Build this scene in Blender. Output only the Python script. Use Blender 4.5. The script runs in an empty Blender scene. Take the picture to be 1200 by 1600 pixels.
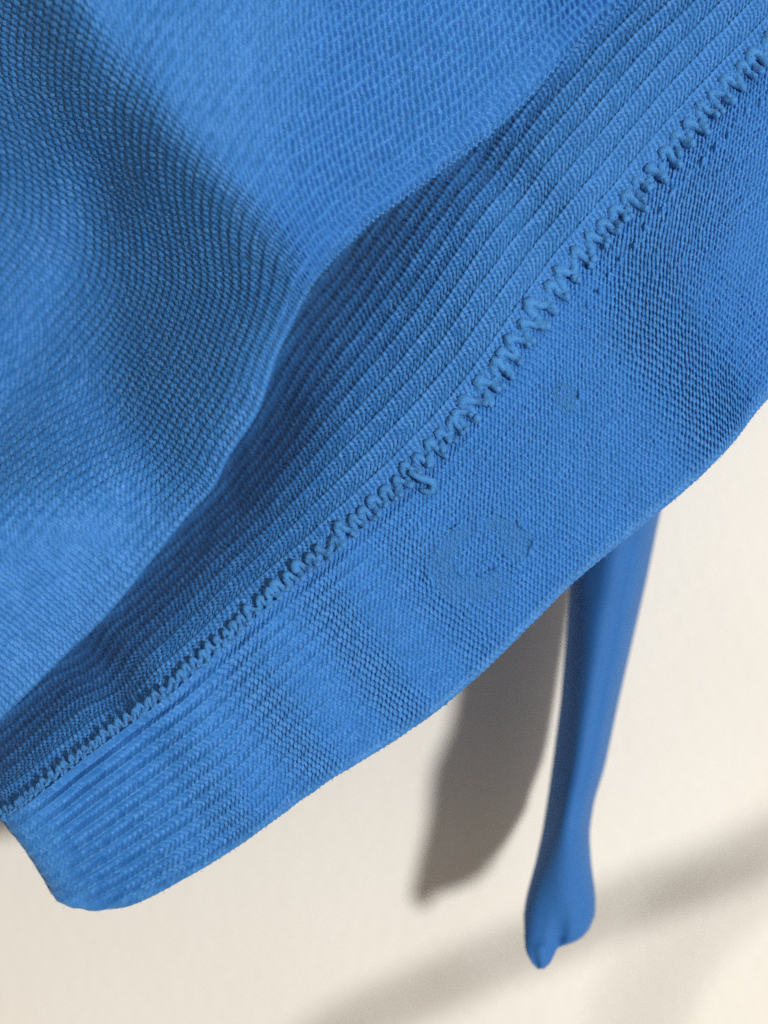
import bpy, math, random
import numpy as np
from mathutils import Vector

# ------------------------------------------------------------------ scene basics
sc = bpy.context.scene
C = sc.collection
rng = np.random.default_rng(11)
random.seed(5)

D0 = 0.222          # distance from lens to the hem of the garment (m)
PX = 1e-4           # one photo pixel at that distance (m)
DW = 0.285          # distance from lens to the wall

def P3(px, py, z):
    """photo coordinates + height towards the viewer (in 0.1 mm) -> metres; x right, y into the wall, z up"""
    px = np.asarray(px, float); py = np.asarray(py, float); z = np.asarray(z, float)
    d = D0 - z*PX
    return np.stack([(px-600)/1600*0.72*d, d-D0, (800-py)/1600*0.72*d], -1)

# ------------------------------------------------------------------ camera
cam = bpy.data.cameras.new('camera')
cam_o = bpy.data.objects.new('camera', cam); C.objects.link(cam_o)
cam_o.location = (0, -D0, 0); cam_o.rotation_euler = (math.radians(90), 0, 0)
cam.sensor_fit = 'VERTICAL'; cam.sensor_height = 36; cam.sensor_width = 27; cam.lens = 50
cam.clip_start = 0.01; cam.clip_end = 20
cam.dof.use_dof = True; cam.dof.focus_distance = D0-0.001; cam.dof.aperture_fstop = 8.0
sc.camera = cam_o

# ------------------------------------------------------------------ light
w = bpy.data.worlds.new('World'); sc.world = w; w.use_nodes = True
bg = w.node_tree.nodes['Background']
bg.inputs[0].default_value = (1.0, 0.83, 0.64, 1); bg.inputs[1].default_value = 0.325

KX, KZ = 0.50, -0.06          # light travels this far left / down for each unit towards the wall
def area(name, direction, dist, size, power, col, shape='DISK'):
    l = bpy.data.lights.new(name, 'AREA'); l.shape = shape; l.size = size; l.energy = power; l.color = col
    o = bpy.data.objects.new(name, l); C.objects.link(o)
    d = Vector(direction).normalized()
    o.location = d*dist
    o.rotation_euler = d.to_track_quat('Z', 'Y').to_euler()
    return o
key = area('lamp_key', (KX, -1, KZ), 0.95, 0.095, 9.0, (1.0, 0.985, 0.962))
soft = area('fill_soft', (0.9, -1, 1.3), 1.8, 1.0, 4.0, (0.86, 0.94, 1.0), 'SQUARE')  # added cool fill from upper right, stands for no known window
LPOS = np.array(key.location)

sc.view_settings.view_transform = 'Standard'; sc.view_settings.look = 'None'
sc.view_settings.exposure = 0; sc.view_settings.gamma = 1
sc.cycles.use_denoising = False        # keep the fine grain of the knit
sc.cycles.sample_clamp_direct = 3.0; sc.cycles.sample_clamp_indirect = 1.5
sc.cycles.max_bounces = 8; sc.cycles.diffuse_bounces = 5

# ------------------------------------------------------------------ small numeric helpers
def sstep(x, a, b):
    t = np.clip((x-a)/(b-a), 0, 1); return t*t*(3-2*t)

def spline(nodes, n):
    """natural cubic spline through nodes (k, d), n samples evenly spaced by chord length of the first two columns"""
    nodes = np.asarray(nodes, float); k = len(nodes)
    x = np.arange(k, dtype=float)
    M = np.zeros((k, k)); R = np.zeros((k, nodes.shape[1])); M[0, 0] = M[-1, -1] = 1
    for i in range(1, k-1):
        M[i, i-1:i+2] = (1, 4, 1); R[i] = 6*(nodes[i-1]-2*nodes[i]+nodes[i+1])
    m = np.linalg.solve(M, R)
    def ev(q):
        i = np.clip(q.astype(int), 0, k-2); f = (q-i)[:, None]
        return (nodes[i]*(1-f)+nodes[i+1]*f + ((1-f)**3-(1-f))*m[i]/6 + (f**3-f)*m[i+1]/6)
    q = np.linspace(0, k-1, 4000); p = ev(q)
    L = np.concatenate([[0], np.cumsum(np.linalg.norm(np.diff(p, axis=0), axis=1))])
    qq = np.interp(np.linspace(0, L[-1], n), L, q)
    return ev(qq)

def hash2(i, j, seed=0):
    h = (i.astype(np.int64)*374761393 + j.astype(np.int64)*668265263 + seed*2147483647) & 0xffffffff
    h = ((h ^ (h >> 15))*0x2c1b3c6d) & 0xffffffff
    h = ((h ^ (h >> 12))*0x297a2d39) & 0xffffffff
    return ((h ^ (h >> 16)) & 0xffff)/65535.0

def vnoise(x, y, seed=0):
    i = np.floor(x); j = np.floor(y); fx = x-i; fy = y-j
    fx = fx*fx*(3-2*fx); fy = fy*fy*(3-2*fy)
    a = hash2(i, j, seed); b = hash2(i+1, j, seed); c = hash2(i, j+1, seed); d = hash2(i+1, j+1, seed)
    return (a*(1-fx)+b*fx)*(1-fy)+(c*(1-fx)+d*fx)*fy - 0.5

def polydist(x, y, poly):
    """signed distance to a polyline; positive on its right-hand/lower side"""
    best = np.full(x.shape, 1e9); sg = np.ones(x.shape)
    for (x0, y0), (x1, y1) in zip(poly[:-1], poly[1:]):
        dx, dy = x1-x0, y1-y0; l2 = dx*dx+dy*dy
        t = np.clip(((x-x0)*dx+(y-y0)*dy)/l2, 0, 1)
        d = np.hypot(x-x0-t*dx, y-y0-t*dy)
        s = np.sign(dx*(y-y0)-dy*(x-x0))
        up = d < best; best = np.where(up, d, best); sg = np.where(up, s, sg)
    return best*sg

GX, GY, GS = -900, -900, 6
gx, gy = np.meshgrid(np.arange(GX, 2000, GS, dtype=float), np.arange(GY, 2000, GS, dtype=float))
def blur(a, sig):
    s = sig/GS; n = int(3*s)+1
    k = np.exp(-0.5*(np.arange(-n, n+1)/s)**2); k /= k.sum()
    a = np.pad(a, n, mode='edge')
    a = np.apply_along_axis(lambda r: np.convolve(r, k, 'valid'), 1, a)
    return np.apply_along_axis(lambda r: np.convolve(r, k, 'valid'), 0, a)
def sample(a, x, y):
    fx = np.clip((x-GX)/GS, 0, a.shape[1]-1.001); fy = np.clip((y-GY)/GS, 0, a.shape[0]-1.001)
    i = fx.astype(int); j = fy.astype(int); fx = fx-i; fy = fy-j
    return (a[j, i]*(1-fx)+a[j, i+1]*fx)*(1-fy)+(a[j+1, i]*(1-fx)+a[j+1, i+1]*fx)*fy

# ------------------------------------------------------------------ outlines of the garment
EDGE = [(-330, 1450), (-150, 1265), (0, 1115), (100, 1015), (175, 940), (280, 810), (328, 757), (352, 708), (396, 640), (420, 570),
        (452, 500), (490, 432), (540, 378), (600, 325), (770, 198), (880, 85), (970, 0), (1110, -140), (1300, -330)]
# back of the garment: top (hidden), seam, lower hem, node by node from left to right
NODES = [  # T            S             B
    ((-60, 1010), (60, 1262), (150, 1330)),
    ((-105, 1050), (0, 1276), (90, 1370)),
    ((-70, 1010), (18, 1262), (86, 1400)),
    ((-10, 950), (80, 1215), (168, 1415)),
    ((60, 890), (160, 1152), (290, 1365)),
    ((150, 790), (270, 1068), (400, 1293)),
    ((250, 680), (410, 942), (520, 1208)),
    ((350, 560), (540, 832), (665, 1115)),
    ((450, 430), (665, 715), (800, 995)),
    ((550, 310), (765, 600), (905, 893)),
    ((660, 190), (870, 452), (1030, 790)),
    ((780, 70), (975, 325), (1134, 694)),
    ((900, -50), (1085, 195), (1200, 612)),
    ((1030, -170), (1200, 75), (1330, 490)),
    ((1180, -310), (1340, -80), (1480, 340)),
    ((1330, -450), (1500, -250), (1640, 180))]
Z_NODE = [-60, -22, 0, 4, 4, 2, 0, 0, 0, 0, 0, 0, 0, 0, -10, -25]

# ------------------------------------------------------------------ relief of the two layers (height towards the viewer, 0.1 mm)
dE = polydist(gx, gy, EDGE)
# --- back layer: extra folds on top of the node heights
along = (gx*0.70 - gy*0.71)           # runs up along the seam
across = (gx*0.71 + gy*0.70)
zb = np.zeros_like(gx)
zb -= 95*np.exp(-(np.maximum(dE, -60)/80)**2)*sstep(gy, 500, 720)*(1-sstep(gx, 420, 640))*(0.75+0.25*sstep(gx, 120, 330))
zb -= 200*sstep(-dE, 60, 160)
zb -= 22*np.exp(-(np.maximum(dE, -60)/60)**2)
# narrow crease under the front layer at lower left
sb = 1-sstep(polydist(gx, gy, [n[1] for n in NODES]), -60, 5)
zb += sb*(-44*sstep(along, -700, -630)*(1-sstep(along, -622, -570)) - 16*sstep(along, -520, -330)*(1-sstep(along, -300, -140)))
# waves of the hem band
sd = polydist(gx, gy, [n[1] for n in NODES[1:]])
bm_ = sstep(sd, -10, 60)
zb += bm_*(1-sstep(along, -330, -60))*11*np.sin((along+470)/26.0 + 0.006*sd)*sstep(along, -800, -640)*0.9
bw_ = sstep(sd, -10, 170)
zb += 40*sstep(along + 0.25*(sd-150), 265, 440)*bw_ - 40*sstep(along, 480, 760)*bw_
zb -= 16*np.exp(-((along-350)/45)**2)*(1-bm_)*sstep(-sd, 30, 120)
zb += 18*np.exp(-((along-190)/120)**2)*(1-bm_)
zb = blur(zb, 11)
def z_back(x, y): return sample(zb, x, y)

# --- front layer
ry = np.array([-900, -300, 0, 150, 320, 432, 500, 570, 640, 708, 757, 850, 940, 1115, 1450, 2000])
rx = np.array([-110, 10, 130, 228, 392, 484, 448, 416, 390, 350, 326, 250, 175, 0, -330, -800])
rz = np.array([240, 220, 190, 185, 180, 172, 165, 155, 142, 122, 104, 80, 66, 45, 0, -60])
ra = np.array([150, 145, 135, 165, 255, 295, 290, 265, 215, 140, 70, 10, 0, 0, 0, 0])
rw = np.array([140, 130, 115, 150, 235, 310, 290, 255, 200, 135, 80, 60, 60, 90, 90, 90])
XR = np.interp(gy, ry, rx); ZR = np.interp(gy, ry, rz); AR = np.interp(gy, ry, ra); WR = np.interp(gy, ry, rw)
left = np.maximum(XR-gx, 0)
zf = ZR - AR*np.clip(left/WR, 0, 1)**1.25
zf = zf - np.clip(left-WR, 0, 400)*(0.25*sstep(760-gy, 0, 300)+0.55*sstep(480-gy, 0, 300)) + np.clip(left-WR*0.6, 0, 500)*0.26*sstep(gy, 640, 860)
right = np.maximum(gx-XR, 0)
zf = zf - right*(0.27+0.00008*right)
zf = np.where(gx > XR, np.maximum(zf, -40+0*zf), zf)
# groove that runs down the far left
gl = polydist(gx, gy, [(200, -300), (196, 60), (180, 220), (120, 390), (50, 560), (0, 660), (-120, 860)])
zf -= 26*np.exp(-(gl/26)**2)
zf += 9*np.exp(-((gx*0.8+gy*0.6-560)/60)**2)*sstep(gy, 500, 700)
zf -= 10*np.exp(-((gx*0.72+gy*0.69-715)/40)**2)*sstep(gy, 600, 760)
zf = blur(zf, 31)
zf -= 14*np.exp(-(dE/26)**2)*sstep(470-gy, 0, 160)
def z_front(x, y): return sample(zf, x, y)

# ------------------------------------------------------------------ materials
def nodes_of(m):
    m.use_nodes = True
    return m.node_tree.nodes, m.node_tree.links, m.node_tree.nodes['Principled BSDF']

def knit_material(name, col, dark, light, rough=0.5, sheen=0.05, fuzz=0.00012, use_yarn=True):
    m = bpy.data.materials.new(name); N, L, b = nodes_of(m)
    tc = N.new('ShaderNodeTexCoord')
    n1 = N.new('ShaderNodeTexNoise'); n1.inputs['Scale'].default_value = 5200; n1.inputs['Detail'].default_value = 3
    n2 = N.new('ShaderNodeTexNoise'); n2.inputs['Scale'].default_value = 160; n2.inputs['Detail'].default_value = 2
    L.new(tc.outputs['Object'], n1.inputs['Vector']); L.new(tc.outputs['Object'], n2.inputs['Vector'])
    mx = N.new('ShaderNodeMath'); mx.operation = 'MULTIPLY_ADD'; mx.inputs[1].default_value = 0.68
    L.new(n1.outputs['Fac'], mx.inputs[0])
    if use_yarn:
        at = N.new('ShaderNodeAttribute'); at.attribute_name = 'yarn'
        y2 = N.new('ShaderNodeMath'); y2.operation = 'MULTIPLY'; y2.inputs[1].default_value = 0.2
        y3 = N.new('ShaderNodeMath'); y3.operation = 'ADD'; y3.inputs[1].default_value = 0.07
        L.new(at.outputs['Fac'], y2.inputs[0]); L.new(y2.outputs[0], y3.inputs[0]); L.new(y3.outputs[0], mx.inputs[2])
    else:
        mx.inputs[2].default_value = 0.16
    r = N.new('ShaderNodeValToRGB'); e = r.color_ramp.elements
    e[0].position = 0.28; e[0].color = (*dark, 1); e[1].position = 0.74; e[1].color = (*light, 1)
    k = e.new(0.5); k.color = (*col, 1)
    L.new(mx.outputs[0], r.inputs['Fac'])
    hv = N.new('ShaderNodeHueSaturation'); mr = N.new('ShaderNodeMapRange')
    mr.inputs[1].default_value = 0.3; mr.inputs[2].default_value = 0.7; mr.inputs[3].default_value = 0.97; mr.inputs[4].default_value = 1.03
    L.new(n2.outputs['Fac'], mr.inputs[0]); L.new(mr.outputs[0], hv.inputs['Value']); L.new(r.outputs[0], hv.inputs['Color'])
    L.new(hv.outputs[0], b.inputs['Base Color'])
    b.inputs['Roughness'].default_value = rough
    b.inputs['Specular IOR Level'].default_value = 0.3
    b.inputs['Subsurface Weight'].default_value = 0.2; b.inputs['Subsurface Radius'].default_value = (0.25, 0.5, 1.0); b.inputs['Subsurface Scale'].default_value = 0.0006
    b.inputs['Sheen Weight'].default_value = sheen; b.inputs['Sheen Roughness'].default_value = 0.4
    b.inputs['Sheen Tint'].default_value = (0.55, 0.75, 1, 1)
    bp = N.new('ShaderNodeBump'); bp.inputs['Strength'].default_value = 0.55; bp.inputs['Distance'].default_value = fuzz
    L.new(n1.outputs['Fac'], bp.inputs['Height']); L.new(bp.outputs[0], b.inputs['Normal'])
    return m

BLUE, BLUE_D, BLUE_L = (0.038, 0.200, 0.530), (0.018, 0.133, 0.405), (0.085, 0.285, 0.655)
M_knit = knit_material('blue_knit', BLUE, BLUE_D, BLUE_L)
M_thread = knit_material('blue_overlock_thread', (0.058, 0.250, 0.60), (0.040, 0.195, 0.50), (0.095, 0.31, 0.69), rough=0.85, sheen=0.1, fuzz=0.0004, use_yarn=False)
M_strap = knit_material('blue_jersey', (0.024, 0.135, 0.40), (0.019, 0.11, 0.34), (0.032, 0.165, 0.46), rough=0.7, sheen=0.1, fuzz=0.00014, use_yarn=False)

M_wall = bpy.data.materials.new('cream_plaster'); N, L, b = nodes_of(M_wall)
tc = N.new('ShaderNodeTexCoord'); n1 = N.new('ShaderNodeTexNoise'); n1.inputs['Scale'].default_value = 420; n1.inputs['Detail'].default_value = 5
n2 = N.new('ShaderNodeTexNoise'); n2.inputs['Scale'].default_value = 14; n2.inputs['Detail'].default_value = 3
L.new(tc.outputs['Object'], n1.inputs['Vector']); L.new(tc.outputs['Object'], n2.inputs['Vector'])
r = N.new('ShaderNodeValToRGB'); r.color_ramp.elements[0].position = 0.3; r.color_ramp.elements[0].color = (0.755, 0.728, 0.665, 1)
r.color_ramp.elements[1].position = 0.7; r.color_ramp.elements[1].color = (0.79, 0.765, 0.705, 1)
L.new(n2.outputs['Fac'], r.inputs['Fac']); L.new(r.outputs[0], b.inputs['Base Color'])
b.inputs['Roughness'].default_value = 0.85; b.inputs['Specular IOR Level'].default_value = 0.2
bp = N.new('ShaderNodeBump'); bp.inputs['Strength'].default_value = 0.4; bp.inputs['Distance'].default_value = 0.0006
L.new(n1.outputs['Fac'], bp.inputs['Height']); L.new(bp.outputs[0], b.inputs['Normal'])

# ------------------------------------------------------------------ mesh helpers
def mesh_obj(name, verts, faces, mat, parent=None, attrs=None, smooth=True):
    me = bpy.data.meshes.new(name)
    v = np.ascontiguousarray(verts, np.float32); f = np.ascontiguousarray(faces, np.int32)
    k = f.shape[1]
    me.vertices.add(len(v)); me.vertices.foreach_set('co', v.ravel())
    me.loops.add(f.size); me.loops.foreach_set('vertex_index', f.ravel())
    me.polygons.add(len(f)); me.polygons.foreach_set('loop_start', np.arange(0, f.size, k, dtype=np.int32))
    me.polygons.foreach_set('loop_total', np.full(len(f), k, np.int32))
    me.update(calc_edges=True)
    if smooth: me.polygons.foreach_set('use_smooth', np.ones(len(f), bool))
    for an, av in (attrs or {}).items():
        a = me.attributes.new(an, 'FLOAT', 'POINT'); a.data.foreach_set('value', np.ascontiguousarray(av, np.float32).ravel())
    me.materials.append(mat)
    o = bpy.data.objects.new(name, me); C.objects.link(o)
    if parent: o.parent = parent
    return o

def grid_faces(nr, nc, keep=None):
    i = np.arange(nr*nc).reshape(nr, nc)
    f = np.stack([i[:-1, :-1], i[1:, :-1], i[1:, 1:], i[:-1, 1:]], -1)
    if keep is not None: return f[keep]
    return f.reshape(-1, 4)

def normals_of(P):
    n = np.cross(np.gradient(P, axis=1), np.gradient(P, axis=0))
    n /= np.linalg.norm(n, axis=-1, keepdims=True)+1e-12
    return n                       # points towards the viewer for left-to-right columns, top-to-bottom rows

def arc(P, axis):
    d = np.linalg.norm(np.diff(P, axis=axis), axis=-1)/PX
    z = np.zeros_like(np.take(d, [0], axis)); return np.concatenate([z, np.cumsum(d, axis)], axis)

# knit relief: s along the ribs, t across them (0.1 mm)
def brick(s, t, ps, pt, slant=0.0, seed=1):
    s = s + 3.4*vnoise(s/21, t/17, seed+7)*ps/8; t = t + 2.6*vnoise(s/19, t/23, seed+8)*pt/7
    a = s/ps + slant*t/pt*0.5; b_ = t/(2*pt)
    row = np.round(t/pt); col = np.round(a-0.5*(row % 2))
    r = hash2(row, col, seed+3)
    a = a + 0.13*(hash2(row, col, seed+4)-0.5); b_ = b_ + 0.06*(hash2(row, col, seed+5)-0.5)
    h = (0.5+0.5*np.cos(2*np.pi*a)*np.cos(2*np.pi*b_))**1.35
    return h*(0.7+0.5*r) + 0.16*(rng.random(h.shape)-0.5), r

# ------------------------------------------------------------------ the wall
ww = 0.9
gxw = np.linspace(-ww, ww, 61); X, Zz = np.meshgrid(gxw, gxw[::-1])
wv = np.stack([X, np.full_like(X, DW-D0) + 0.0004*vnoise(X*40, Zz*40, 3), Zz], -1).reshape(-1, 3)
wall = mesh_obj('wall', wv, grid_faces(61, 61), M_wall); wall['kind'] = 'structure'

# ------------------------------------------------------------------ the garment
G = bpy.data.objects.new('knit_garment', None); C.objects.link(G); G.empty_display_size = 0.02
G['label'] = 'blue ribbed knit garment with overlocked hem seam hanging before a cream wall'; G['category'] = 'garment'

STEP = 1.65
nn = np.array([[*t, *s, *b_, z] for (t, s, b_), z in zip(NODES, Z_NODE)], float)
NC = int(np.sum(np.linalg.norm(np.diff(nn[:, 2:4], axis=0), axis=1))/STEP)
def cols(n):
    q = nn.copy(); q = np.concatenate([nn[:, 2:4], nn[:, :2], nn[:, 4:]], 1)   # spaced by the seam
    c = spline(q, n); return c[:, 2:4], c[:, 0:2], c[:, 4:6], c[:, 6]
Tc, Sc, Bc, Zc = cols(NC)
Zc = np.convolve(np.pad(Zc, 20, mode='edge'), np.ones(41)/41, 'valid')

def back_base(v):
    """v (n,): 0 top .. 1 seam .. 2 hem; -> px, py, z arrays (n, NC)"""
    v = v[:, None]
    a = np.clip(v, 0, 1); c = np.clip(v-1, 0, 1)
    px = Tc[None, :, 0]*(1-a)+Sc[None, :, 0]*a + (Bc-Sc)[None, :, 0]*c
    py = Tc[None, :, 1]*(1-a)+Sc[None, :, 1]*a + (Bc-Sc)[None, :, 1]*c
    bulge = np.sin(np.pi*c)*6 - 62*c**1.5*(1-sstep(px, 60, 480))
    lean = -(300-190*sstep(px, 420, 900))*(1-a)**1.5
    return px, py, Zc[None, :] + z_back(px, py) + bulge + lean

def roll(px, py, z, r, under, zfun, n_arc=14, step=4.0):
    """continue the last row round a fold of radius r and back behind the layer"""
    ox = px[-1]-px[-6]; oy = py[-1]-py[-6]; l = np.hypot(ox, oy); ox = ox/l; oy = oy/l
    X, Y, Z = [px], [py], [z]
    for k in range(1, n_arc+1):
        th = math.pi*k/n_arc
        X.append((px[-1]+ox*r*math.sin(th))[None]); Y.append((py[-1]+oy*r*math.sin(th))[None]); Z.append((z[-1]-r*(1-math.cos(th)))[None])
    for k in range(1, int(under/step)+1):
        d = k*step
        X.append((px[-1]-ox*d)[None]); Y.append((py[-1]-oy*d)[None]); Z.append(np.minimum(z[-1]-2*r-0.12*d, zfun(px[-1]-ox*d, py[-1]-oy*d)-2*r-0.1*d)[None])
    return np.concatenate(X), np.concatenate(Y), np.concatenate(Z)

# --- back panel (ribbed body) -------------------------------------------------
nr = int(345/STEP)
px, py, z = back_base(np.linspace(0, 1.0, nr))
z = z - 5*sstep(np.linspace(0, 1, nr), 0.93, 1.0)[:, None]       # dips towards the seam
P = P3(px, py, z); Nn = normals_of(P)
s = arc(P, 1).mean(0, keepdims=True) + 0*z; t = arc(P, 0); t = t[-1:]-t
RB = 37.0
f = (t+2.5*vnoise(s/70, t/60, 21))/RB; fr = f-np.floor(f)
side = np.where(fr < 0.5, 1, -1)
h1, r1 = brick(s + 0.5*np.abs(fr-0.5)*RB, t, 9.0, RB/5, 0.0, 31)
groove = np.exp(-((np.minimum(fr, 1-fr))*RB/1.6)**2)
ribw = 0.5+0.5*np.cos(2*np.pi*(fr-0.5))
hh = 5.6*h1*(1-0.3*groove) + (0.5+0.6*vnoise(s/90, f, 77))*ribw**0.7 - (1.3+1.5*sstep(px, 350, 650))*groove*(0.25+1.3*hash2(np.floor(s/9), np.floor(f), 4))
hh += 2.5*vnoise(s/45, t/45, 22)
back = mesh_obj('back_panel', (P + Nn*(hh*PX)[..., None]).reshape(-1, 3), grid_faces(*z.shape), M_knit, G, {'yarn': r1})

# --- hem band -----------------------------------------------------------------
nr = int(330/STEP)
vv = np.linspace(1.0, 2.0, nr)
px, py, z = back_base(vv)
z = z - 4*(1-sstep(vv, 1.0, 1.10))[:, None]
px, py, z = roll(px, py, z, 9, 150, lambda x, y: Zc+z_back(x, y))
P = P3(px, py, z); Nn = normals_of(P)
s_b = arc(P, 1).mean(0, keepdims=True) + 0*z; t_b = arc(P, 0)
photo_x = px
rowfrac = (np.arange(z.shape[0])/nr)[:, None]
def band_relief(s, t, px, py, seed=51):
    ribamt = 1-sstep(px+0.35*(py-900), 330, 800)
    h, r = brick(s, t, 9.6, 7.6, 0.12, seed)
    # every third course stands a little proud
    f = (t+13+1.6*vnoise(s/60, t/50, 5))/22.8; fr = f-np.floor(f)
    rib = 0.5+0.5*np.cos(2*np.pi*(fr-0.5))
    far = 1-sstep(px, 120, 420)
    edge = 1-0.72*sstep(rowfrac, 0.955, 1.0)
    hh = 9.0*h*(1-0.8*far)*(1-0.35*ribamt)*edge + edge*(0.8+4.5*ribamt+6.5*far)*(0.25+0.75*sstep(px-0.4*(py-1250), 10, 120))*rib**0.6
    hh += 2.0*vnoise(s/38, t/38, seed+1)
    return hh, r
hh, r1 = band_relief(s_b, t_b, px, py)
# needle holes beside the seam on the right
hs = np.round(s_b/27.0); hr = hash2(hs, hs*0, 8)
hole = np.exp(-(((s_b-hs*27-6*(hr-0.5))/3.6)**2+((t_b-(58+12*(hr-0.5)))/3.8)**2))*(0.4+0.6*hash2(hs, hs*0+3, 9))*(px > 915)*(px < 1215)
hh = hh - 12*hole
# worn, smoother spots of the knitted-in mark
def mark_mask(px, py):
    c, s_ = math.cos(math.radians(-32)), math.sin(math.radians(-32))
    def ell(cx, cy, a, b):
        x = (px-cx)*c+(py-cy)*s_; y = -(px-cx)*s_+(py-cy)*c
        return np.hypot(x/a, y/b)
    e = ell(752, 872, 76, 58)
    ring = np.exp(-((e-0.86)/0.20)**2)
    ang = np.arctan2(py-872, px-752)
    ring = ring*(1-0.8*np.exp(-((ang-0.35)/0.45)**2))*(1-0.6*np.exp(-((ang+1.75)/0.3)**2))
    blob = np.exp(-ell(806, 850, 27, 20)**4) + np.exp(-ell(722, 918, 36, 20)**4) + np.exp(-ell(693, 893, 24, 26)**4)
    stem = np.exp(-ell(762, 905, 34, 9)**4)
    spot = np.exp(-ell(885, 622, 20, 15)**4)
    return np.clip(ring*0.95+blob*0.55+stem*0.6, 0, 1), np.clip(spot, 0, 1)
m1, m2 = mark_mask(px, py)
top_rows = (np.arange(z.shape[0]) < nr)[:, None]
mm = np.clip(m1+m2, 0, 1)*top_rows
hh = hh*(1-0.5*mm) - 9*np.exp(-((mm-0.3)/0.2)**2)*np.clip(1.6*vnoise(s_b/14, t_b/13, 91)+0.25, 0, 1)*top_rows*(mm > 0.02)
band = mesh_obj('hem_band', (P + Nn*(hh*PX)[..., None]).reshape(-1, 3), grid_faces(*z.shape), M_knit, G, {'yarn': r1*(1-mm)-0.18*mm})
BAND = dict(P=P, N=Nn, s=s_b, t=t_b, hh=hh, px=px, py=py, nr=nr, m=m1*top_rows, m2=m2*top_rows)

# the knitted-in mark: short satin float threads lying on the band
def floats(name, mask, direction, seed, n):
    rg = np.random.default_rng(seed)
    idx = np.argwhere(mask > 0.55)
    V, F = [], []
    for k in rg.choice(len(idx), n):
        i, j = idx[k]
        ln = rg.uniform(4, 8); path = []
        for q in np.linspace(-1, 1, 5):
            ii = int(np.clip(i+direction[0]*ln*q, 0, BAND['nr']-1)); jj = int(np.clip(j+direction[1]*ln*q, 0, NC-1))
            path.append(BAND['P'][ii, jj] + BAND['N'][ii, jj]*((2.0+1.5*(1-q*q)+rg.uniform(0, .8))*PX))
        path = np.array(path); d = path[-1]-path[0]; d /= np.linalg.norm(d)
        nv = BAND['N'][i, j]; sdv = np.cross(d, nv); r_ = 0.9*PX
        b0 = len(V)*1
        for p in path:
            V.extend([p-sdv*r_, p+nv*r_, p+sdv*r_])
        for a in range(4):
            for c in range(2):
                F.append((b0+a*3+c, b0+a*3+c+1, b0+a*3+4+c, b0+a*3+3+c))
    return mesh_obj(name, np.array(V), np.array(F), M_thread, band)
mk = floats('knitted_mark', BAND['m'], (0.8, 0.6), 3, 900)
mk['label'] = 'faint tone on tone knitted ring mark on the hem band'
mk2 = floats('knitted_spot', BAND['m2'], (1.0, 0.1), 4, 140)

# --- front panel ----------------------------------------------------------------
E_pts = np.array(EDGE, float)
F_map = {0: (-900, 900), 2: (-560, 620), 4: (-420, 420), 6: (-300, 260), 9: (-180, 110), 11: (-70, -40), 13: (60, -220), 14: (230, -420), 16: (480, -640), 18: (800, -860)}
ks = sorted(F_map); Fx = np.interp(range(len(EDGE)), ks, [F_map[k][0] for k in ks]); Fy = np.interp(range(len(EDGE)), ks, [F_map[k][1] for k in ks])
FS = 1.9
L_e = np.sum(np.linalg.norm(np.diff(E_pts, axis=0), axis=1))
NCf = int(L_e/FS)
c = spline(np.concatenate([E_pts, np.stack([Fx, Fy], 1)], 1), NCf)
# soften the fan of lines away from the edge
def smooth1(a, n): return np.convolve(np.pad(a, n, mode='edge'), np.hanning(2*n+1)/np.hanning(2*n+1).sum(), 'valid')
Ex, Ey = c[:, 0], c[:, 1]; Fx, Fy = smooth1(c[:, 2], 120), smooth1(c[:, 3], 120)
Exs, Eys = smooth1(Ex, 60), smooth1(Ey, 60)
NRf = int(700/FS)
v = np.linspace(1, 0, NRf)[:, None]                 # top row first, the edge last
wq = np.exp(-(v/0.10)**2)
ex = Ex*wq+Exs*(1-wq); ey = Ey*wq+Eys*(1-wq)
px = ex*(1-v)+Fx*v; py = ey*(1-v)+Fy*v
z = z_front(px, py)
px, py, z = roll(px, py, z, 10, 90, z_front)
P = P3(px, py, z); Nn = normals_of(P)
stretch = 1+0.65*sstep(px+0.2*(py-300), 330, 520)*sstep(600-py, 60, 200)       # the cloth is pulled open over the fold
dsm = np.diff(arc(P, 1), axis=1)/stretch[:, 1:]; s = np.concatenate([[0], np.cumsum(dsm[:NRf].mean(0))])[None]+0*z
t = np.concatenate([np.zeros((1, NCf)), np.cumsum(np.diff(arc(P, 0), axis=0)/stretch[1:], 0)]); t = t - t[NRf-1:NRf]
s = s + 0.25*(t)
RF = 18.6
h1, r1 = brick(s, t, 10.0, RF/2, 0.45, 71)
f = (t+2.0*vnoise(s/80, t/60, 25))/RF; fr = f-np.floor(f)
rib = 0.5+0.5*np.cos(2*np.pi*(fr-0.5))
hh = (7.4*h1 + (2.0-2.0*(stretch-1))*rib**0.8)*(-0.5+1.5*stretch)*(1-0.45*sstep(t, -8, 10)) + 1.2*vnoise(s/50, t/50, 26)
front = mesh_obj('front_panel', (P + Nn*(hh*PX)[..., None]).reshape(-1, 3), grid_faces(*z.shape), M_knit, G, {'yarn': r1})

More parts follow.
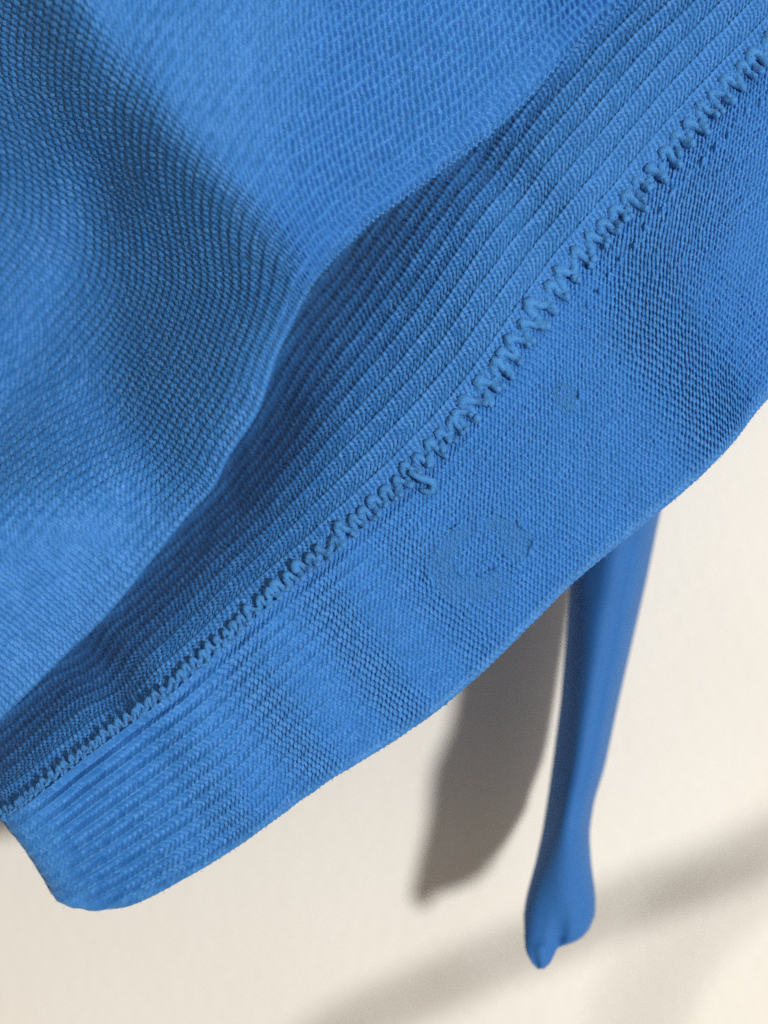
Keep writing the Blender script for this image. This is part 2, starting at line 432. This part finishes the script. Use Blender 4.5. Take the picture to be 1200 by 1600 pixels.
# ------------------------------------------------------------------ overlocked seam, stitch by stitch
seam = bpy.data.objects.new('overlock_seam', None); C.objects.link(seam); seam.parent = G; seam.empty_display_size = 0.01
def tube(path, rad, sides=9, seed=0):
    path = np.asarray(path, float); n = len(path)
    rg = np.random.default_rng(seed)
    T = np.gradient(path, axis=0); T /= np.linalg.norm(T, axis=1, keepdims=True)
    up = np.array([0.13, 0.21, 0.97]); V = []
    for i in range(n):
        a = np.cross(T[i], up); a /= np.linalg.norm(a); b_ = np.cross(a, T[i])
        for k in range(sides):
            th = 2*math.pi*k/sides
            rr = rad[i]*(1+0.10*math.sin(2*th+i*1.1)+0.10*math.sin(3*th-i*0.9)+rg.uniform(-.13, .13))
            V.append(path[i]+(a*math.cos(th)+b_*math.sin(th))*rr)
    V += [path[0]-T[0]*rad[0]*0.5, path[-1]+T[-1]*rad[-1]*0.5]
    F = []
    for i in range(n-1):
        for k in range(sides):
            F.append((i*sides+k, i*sides+(k+1) % sides, (i+1)*sides+(k+1) % sides, (i+1)*sides+k))
    e0, e1 = n*sides, n*sides+1
    for k in range(sides):
        F.append((e0, (k+1) % sides, k, k)); F.append((e1, (n-1)*sides+k, (n-1)*sides+(k+1) % sides, (n-1)*sides+(k+1) % sides))
    return V, [tuple(dict.fromkeys(q)) for q in F]

def poly_mesh(name, V, F, mat):
    me = bpy.data.meshes.new(name); me.from_pydata([tuple(map(float, p)) for p in V], [], F); me.update()
    for p in me.polygons: p.use_smooth = True
    me.materials.append(mat); return me

def catmull(pts, n):
    return spline(np.asarray(pts, float), n)

variants = []
for k in range(7):
    rg = np.random.default_rng(100+k); j = lambda a: rg.uniform(-1.5*a, 1.5*a)
    # local axes: x along the seam, y across towards the hem, z up from the cloth
    path = [(-12+j(2), 17+j(3), -3), (-8+j(2), 9+j(2), 6), (-1+j(2), -3+j(3), 11+j(1.5)), (4+j(2), -13+j(2), 6), (9+j(1.5), -15+j(2), 0),
            (12+j(1.5), -5+j(2), 3), (14+j(2), 8+j(3), 4), (15+j(2), 18+j(3), -2)]
    rad = np.interp(np.linspace(0, 1, 15), [0, .15, .4, .55, .75, 1], [4.8, 7.4, 8.8, 7.6, 5.4, 4.6])*rg.uniform(.92, 1.1)
    V, F = tube(catmull(path, 22), np.interp(np.linspace(0, 1, 22), np.linspace(0, 1, 15), rad), 11, k)
    variants.append(poly_mesh('stitch', np.array(V)*PX, F, M_thread))
seam3 = P3(Sc[:, 0], Sc[:, 1], Zc + z_back(Sc[:, 0], Sc[:, 1]) + np.interp(Sc[:, 0], [200, 700], [16, 0]))
s3 = np.concatenate([[0], np.cumsum(np.linalg.norm(np.diff(seam3, axis=0), axis=1))])/PX
pos = 0.0; count = 0
k0 = np.searchsorted(s3, 20)
pos = s3[k0]
Nb = BAND['N']
while pos < s3[-1]-60:
    i = int(np.searchsorted(s3, pos)); x_here = Sc[i, 0]
    tangent = seam3[min(i+8, NC-1)]-seam3[max(i-8, 0)]; tangent /= np.linalg.norm(tangent)
    nrm = Nb[12, i]; nrm = nrm - tangent*nrm.dot(tangent); nrm /= np.linalg.norm(nrm)
    acr = np.cross(nrm, tangent)
    if acr[2] > 0: acr = -acr
    sc_l = float(np.interp(x_here, [0, 300, 600, 800], [0.44, 0.56, 0.92, 1.10]))*random.uniform(.86, 1.12)
    sc_n = sc_l*float(np.interp(x_here, [0, 400, 700], [0.8, 0.85, 1.0]))
    if -60 < x_here < 1290:
        o = bpy.data.objects.new('stitch', variants[random.randrange(7)]); C.objects.link(o); o.parent = seam
        from mathutils import Matrix
        tw = random.uniform(-.42, .42)
        tv = tangent*math.cos(tw)+acr*math.sin(tw); av = np.cross(nrm, tv)
        if av[2] > 0: av = -av
        q = seam3[i]+acr*random.uniform(-2, 2)*PX
        o.matrix_world = Matrix(((tv[0]*sc_l, av[0]*sc_l, nrm[0]*sc_n, q[0]), (tv[1]*sc_l, av[1]*sc_l, nrm[1]*sc_n, q[1]), (tv[2]*sc_l, av[2]*sc_l, nrm[2]*sc_n, q[2]), (0, 0, 0, 1)))
        count += 1
    pos += 26.5*sc_l*random.uniform(.86, 1.2)
print('stitches', count)
# the fuzzy end of thread lying below the seam
i = int(np.argmin(np.abs(Sc[:, 0]-652))); o3 = seam3[i]; n3 = Nb[20, i]
bz = lambda x, y: float(z_back(np.array(x*1.0), np.array(y*1.0)))+np.interp(x, Sc[:, 0], Zc)
tp = [P3(x, y, bz(x, y)+h_) for x, y, h_ in ((640, 738, 8), (655, 746, 11), (668, 750, 10), (678, 758, 8), (672, 768, 6), (658, 766, 4))]
V, F = tube(catmull(np.array(tp), 16), np.interp(np.linspace(0, 1, 16), [0, .3, .7, 1], [4, 6, 7, 3])*PX, 9, 5)
o = bpy.data.objects.new('thread_end', poly_mesh('thread_end', V, F, M_thread)); C.objects.link(o); o.parent = seam

# ------------------------------------------------------------------ the hanging strap
SY = [430, 760, 820, 900, 1000, 1100, 1200, 1250, 1300, 1350, 1400, 1430, 1452, 1465, 1474, 1480, 1492, 1505, 1514]
SL = [960, 912, 902, 892, 884, 875, 862, 855, 847, 836, 822, 818, 819, 819, 820, 820, 824, 831, 840]
SR = [1070, 1042, 1028, 1012, 989, 966, 945, 929, 921, 924, 931, 930, 921, 910, 894, 872, 866, 860, 850]
ny = 120
yy = np.interp(np.linspace(0, 1, ny), np.linspace(0, 1, len(SY)), SY)
yy = np.concatenate([np.linspace(430, 1400, 90), np.linspace(1405, 1514, 50)])
ll = smooth1(np.interp(yy, SY, SL), 2); rr = smooth1(np.interp(yy, SY, SR), 2)
zs0 = -200.0; depth = 335.0                       # front face height and depth (0.1 mm)
V = []; ns = 40
for i, y in enumerate(yy):
    # cross-section: a thick flattened band whose back reaches towards the wall
    tail = sstep(np.array(y), 1150, 1514)
    dep = depth*(1-0.94*float(np.clip((y-1285)/215, 0, 1)**1.25))
    L_, R_ = ll[i], rr[i]
    cx = (L_+R_)/2; hw = (R_-L_)/2
    for k in range(ns):
        th = 2*math.pi*k/ns
        cu, su = math.cos(th), math.sin(th)
        X = np.sign(cu)*abs(cu)**0.8
        Zd = np.sign(su)*abs(su)**0.8             # -1 back .. +1 front
        back_ = (1-Zd)/2
        # narrower at the back, leaning to the left edge; a shallow crease runs down the front
        bk = max(0.0, back_-0.5)*2; half = hw*(1-0.5*bk)
        xx = cx + X*half - 0.40*hw*bk
        crease = (26*sstep(np.array(-X), -0.1, 0.7))*max(su, 0)*(1-0.6*sstep(np.array(y), 1250, 1400))
        crease += (22*math.exp(-((xx-872-0.12*(1480-y))/9)**2)*float(sstep(np.array(y), 1400, 1470)) + 7*float(vnoise(np.array(xx/26), np.array(y/90), 9)) + 8*math.exp(-((X-0.35)/0.12)**2)*float(sstep(np.array(1330-y), 0, 200)))*max(su, 0)
        V.append(P3(xx, y, zs0 + 30*math.exp(-((y-1290)/70)**2) + 150*float(sstep(np.array(760-y), 0, 330)) - back_*dep - crease))
V = np.array(V)
F = [(i*ns+k, (i+1)*ns+k, (i+1)*ns+(k+1) % ns, i*ns+(k+1) % ns) for i in range(len(yy)-1) for k in range(ns)]
cap = [tuple(range((len(yy)-1)*ns+ns-1, (len(yy)-1)*ns-1, -1)), tuple(range(ns))]
me = poly_mesh('strap', V, F+cap, M_strap)
strap = bpy.data.objects.new('strap', me); C.objects.link(strap); strap.parent = G
strap['label'] = 'smooth blue strap hanging down behind the hem'

# two unseen cords added outside the picture to cast the diagonal wall shadows
def caster(wx, wy, d):
    wpt = np.array([(wx-600)/1600*0.72*DW, DW-D0, (800-wy)/1600*0.72*DW])
    t = (DW-d)/((DW-D0)-LPOS[1]); return wpt+(LPOS-wpt)*t
def cord(name, wall_pts, d, rad):
    pts = [caster(x, y, d) for x, y in wall_pts]
    V, F = tube(catmull(pts, 60), np.full(60, rad), 10, 2)
    o = bpy.data.objects.new(name, poly_mesh(name, V, F, M_strap)); C.objects.link(o); o.parent = G; return o
cord('shadow_cord', [(1480, 560), (1440, 1000), (1330, 1240), (1200, 1325), (1000, 1405), (800, 1490), (560, 1600), (420, 1720), (380, 1900)], 0.17, 0.0024)
cord('shadow_cord', [(1330, 1250), (1220, 1330), (1085, 1440), (1010, 1560), (975, 1700), (960, 1900)], 0.120, 0.0016)


# ------------------------------------------------------------------ loose fibres along the seam and the edges
def fibres(name, pts, nrms, parent, n, ln, seed, rad=0.42):
    rg = np.random.default_rng(seed)
    k = rg.integers(0, len(pts), n)
    p0 = pts[k] + rg.normal(0, 1.2, (n, 3))*PX
    d = nrms[k]*rg.uniform(0.1, 0.8, (n, 1)) + rg.normal(0, 0.75, (n, 3)); d /= np.linalg.norm(d, axis=1, keepdims=True)
    L_ = rg.uniform(0.35, 1.0, (n, 1))*ln*PX
    bend = rg.normal(0, 0.35, (n, 3))
    p1 = p0 + d*L_*0.5 + bend*L_*0.15; p2 = p0 + (d+bend)*L_
    a = np.cross(d, rg.normal(0, 1, (n, 3))); a /= np.linalg.norm(a, axis=1, keepdims=True); b_ = np.cross(d, a)
    V = []
    for p, r_ in ((p0, rad), (p1, rad*0.8), (p2, rad*0.3)):
        for c_, s_ in ((1, 0), (-0.5, 0.87), (-0.5, -0.87)):
            V.append(p + (a*c_+b_*s_)*r_*PX)
    V = np.stack(V, 1).reshape(-1, 3)
    base = (np.arange(n)*9)[:, None, None]
    q = np.array([[r*3+k_, r*3+(k_+1) % 3, r*3+3+(k_+1) % 3, r*3+3+k_] for r in range(2) for k_ in range(3)])
    o = mesh_obj(name, V, (base+q[None]).reshape(-1, 4), M_thread, parent); o['kind'] = 'stuff'; return o
bpy.context.view_layer.update()
sp, sn = [], []
for o in seam.children:
    if o.name.startswith(('stitch', 'thread_end')):
        mw = np.array(o.matrix_world); co = np.empty(len(o.data.vertices)*3); o.data.vertices.foreach_get('co', co); co = co.reshape(-1, 3)
        no = np.empty(len(o.data.vertices)*3); o.data.vertices.foreach_get('normal', no); no = no.reshape(-1, 3)
        if o.matrix_world.translation.x < -0.012: co = co[::7]; no = no[::7]
        sp.append(co@mw[:3, :3].T+mw[:3, 3]); nn_ = no@mw[:3, :3].T; sn.append(nn_/(np.linalg.norm(nn_, axis=1, keepdims=True)+1e-9))
fibres('lint', np.concatenate(sp), np.concatenate(sn), seam, 9000, 9, 1, 0.32)
fr_, fn_ = P[NRf-4:NRf+8].reshape(-1, 3), Nn[NRf-4:NRf+8].reshape(-1, 3)
fibres('lint', fr_ + fn_*3*PX, fn_, front, 3500, 8, 2, 0.3)
b0 = BAND['nr']
fibres('lint', (BAND['P']+BAND['N']*(BAND['hh']*PX)[..., None])[b0-3:b0+10].reshape(-1, 3), BAND['N'][b0-3:b0+10].reshape(-1, 3), band, 2500, 6, 3, 0.3)
surf = (P+Nn*(hh*PX)[..., None])[:NRf:3, ::3].reshape(-1, 3)
fibres('lint', surf, Nn[:NRf:3, ::3].reshape(-1, 3), front, 7000, 13, 4, 0.24)
surf = (BAND['P']+BAND['N']*(BAND['hh']*PX)[..., None])[:b0:3, ::3].reshape(-1, 3)
fibres('lint', surf, BAND['N'][:b0:3, ::3].reshape(-1, 3), band, 6000, 12, 5, 0.24)
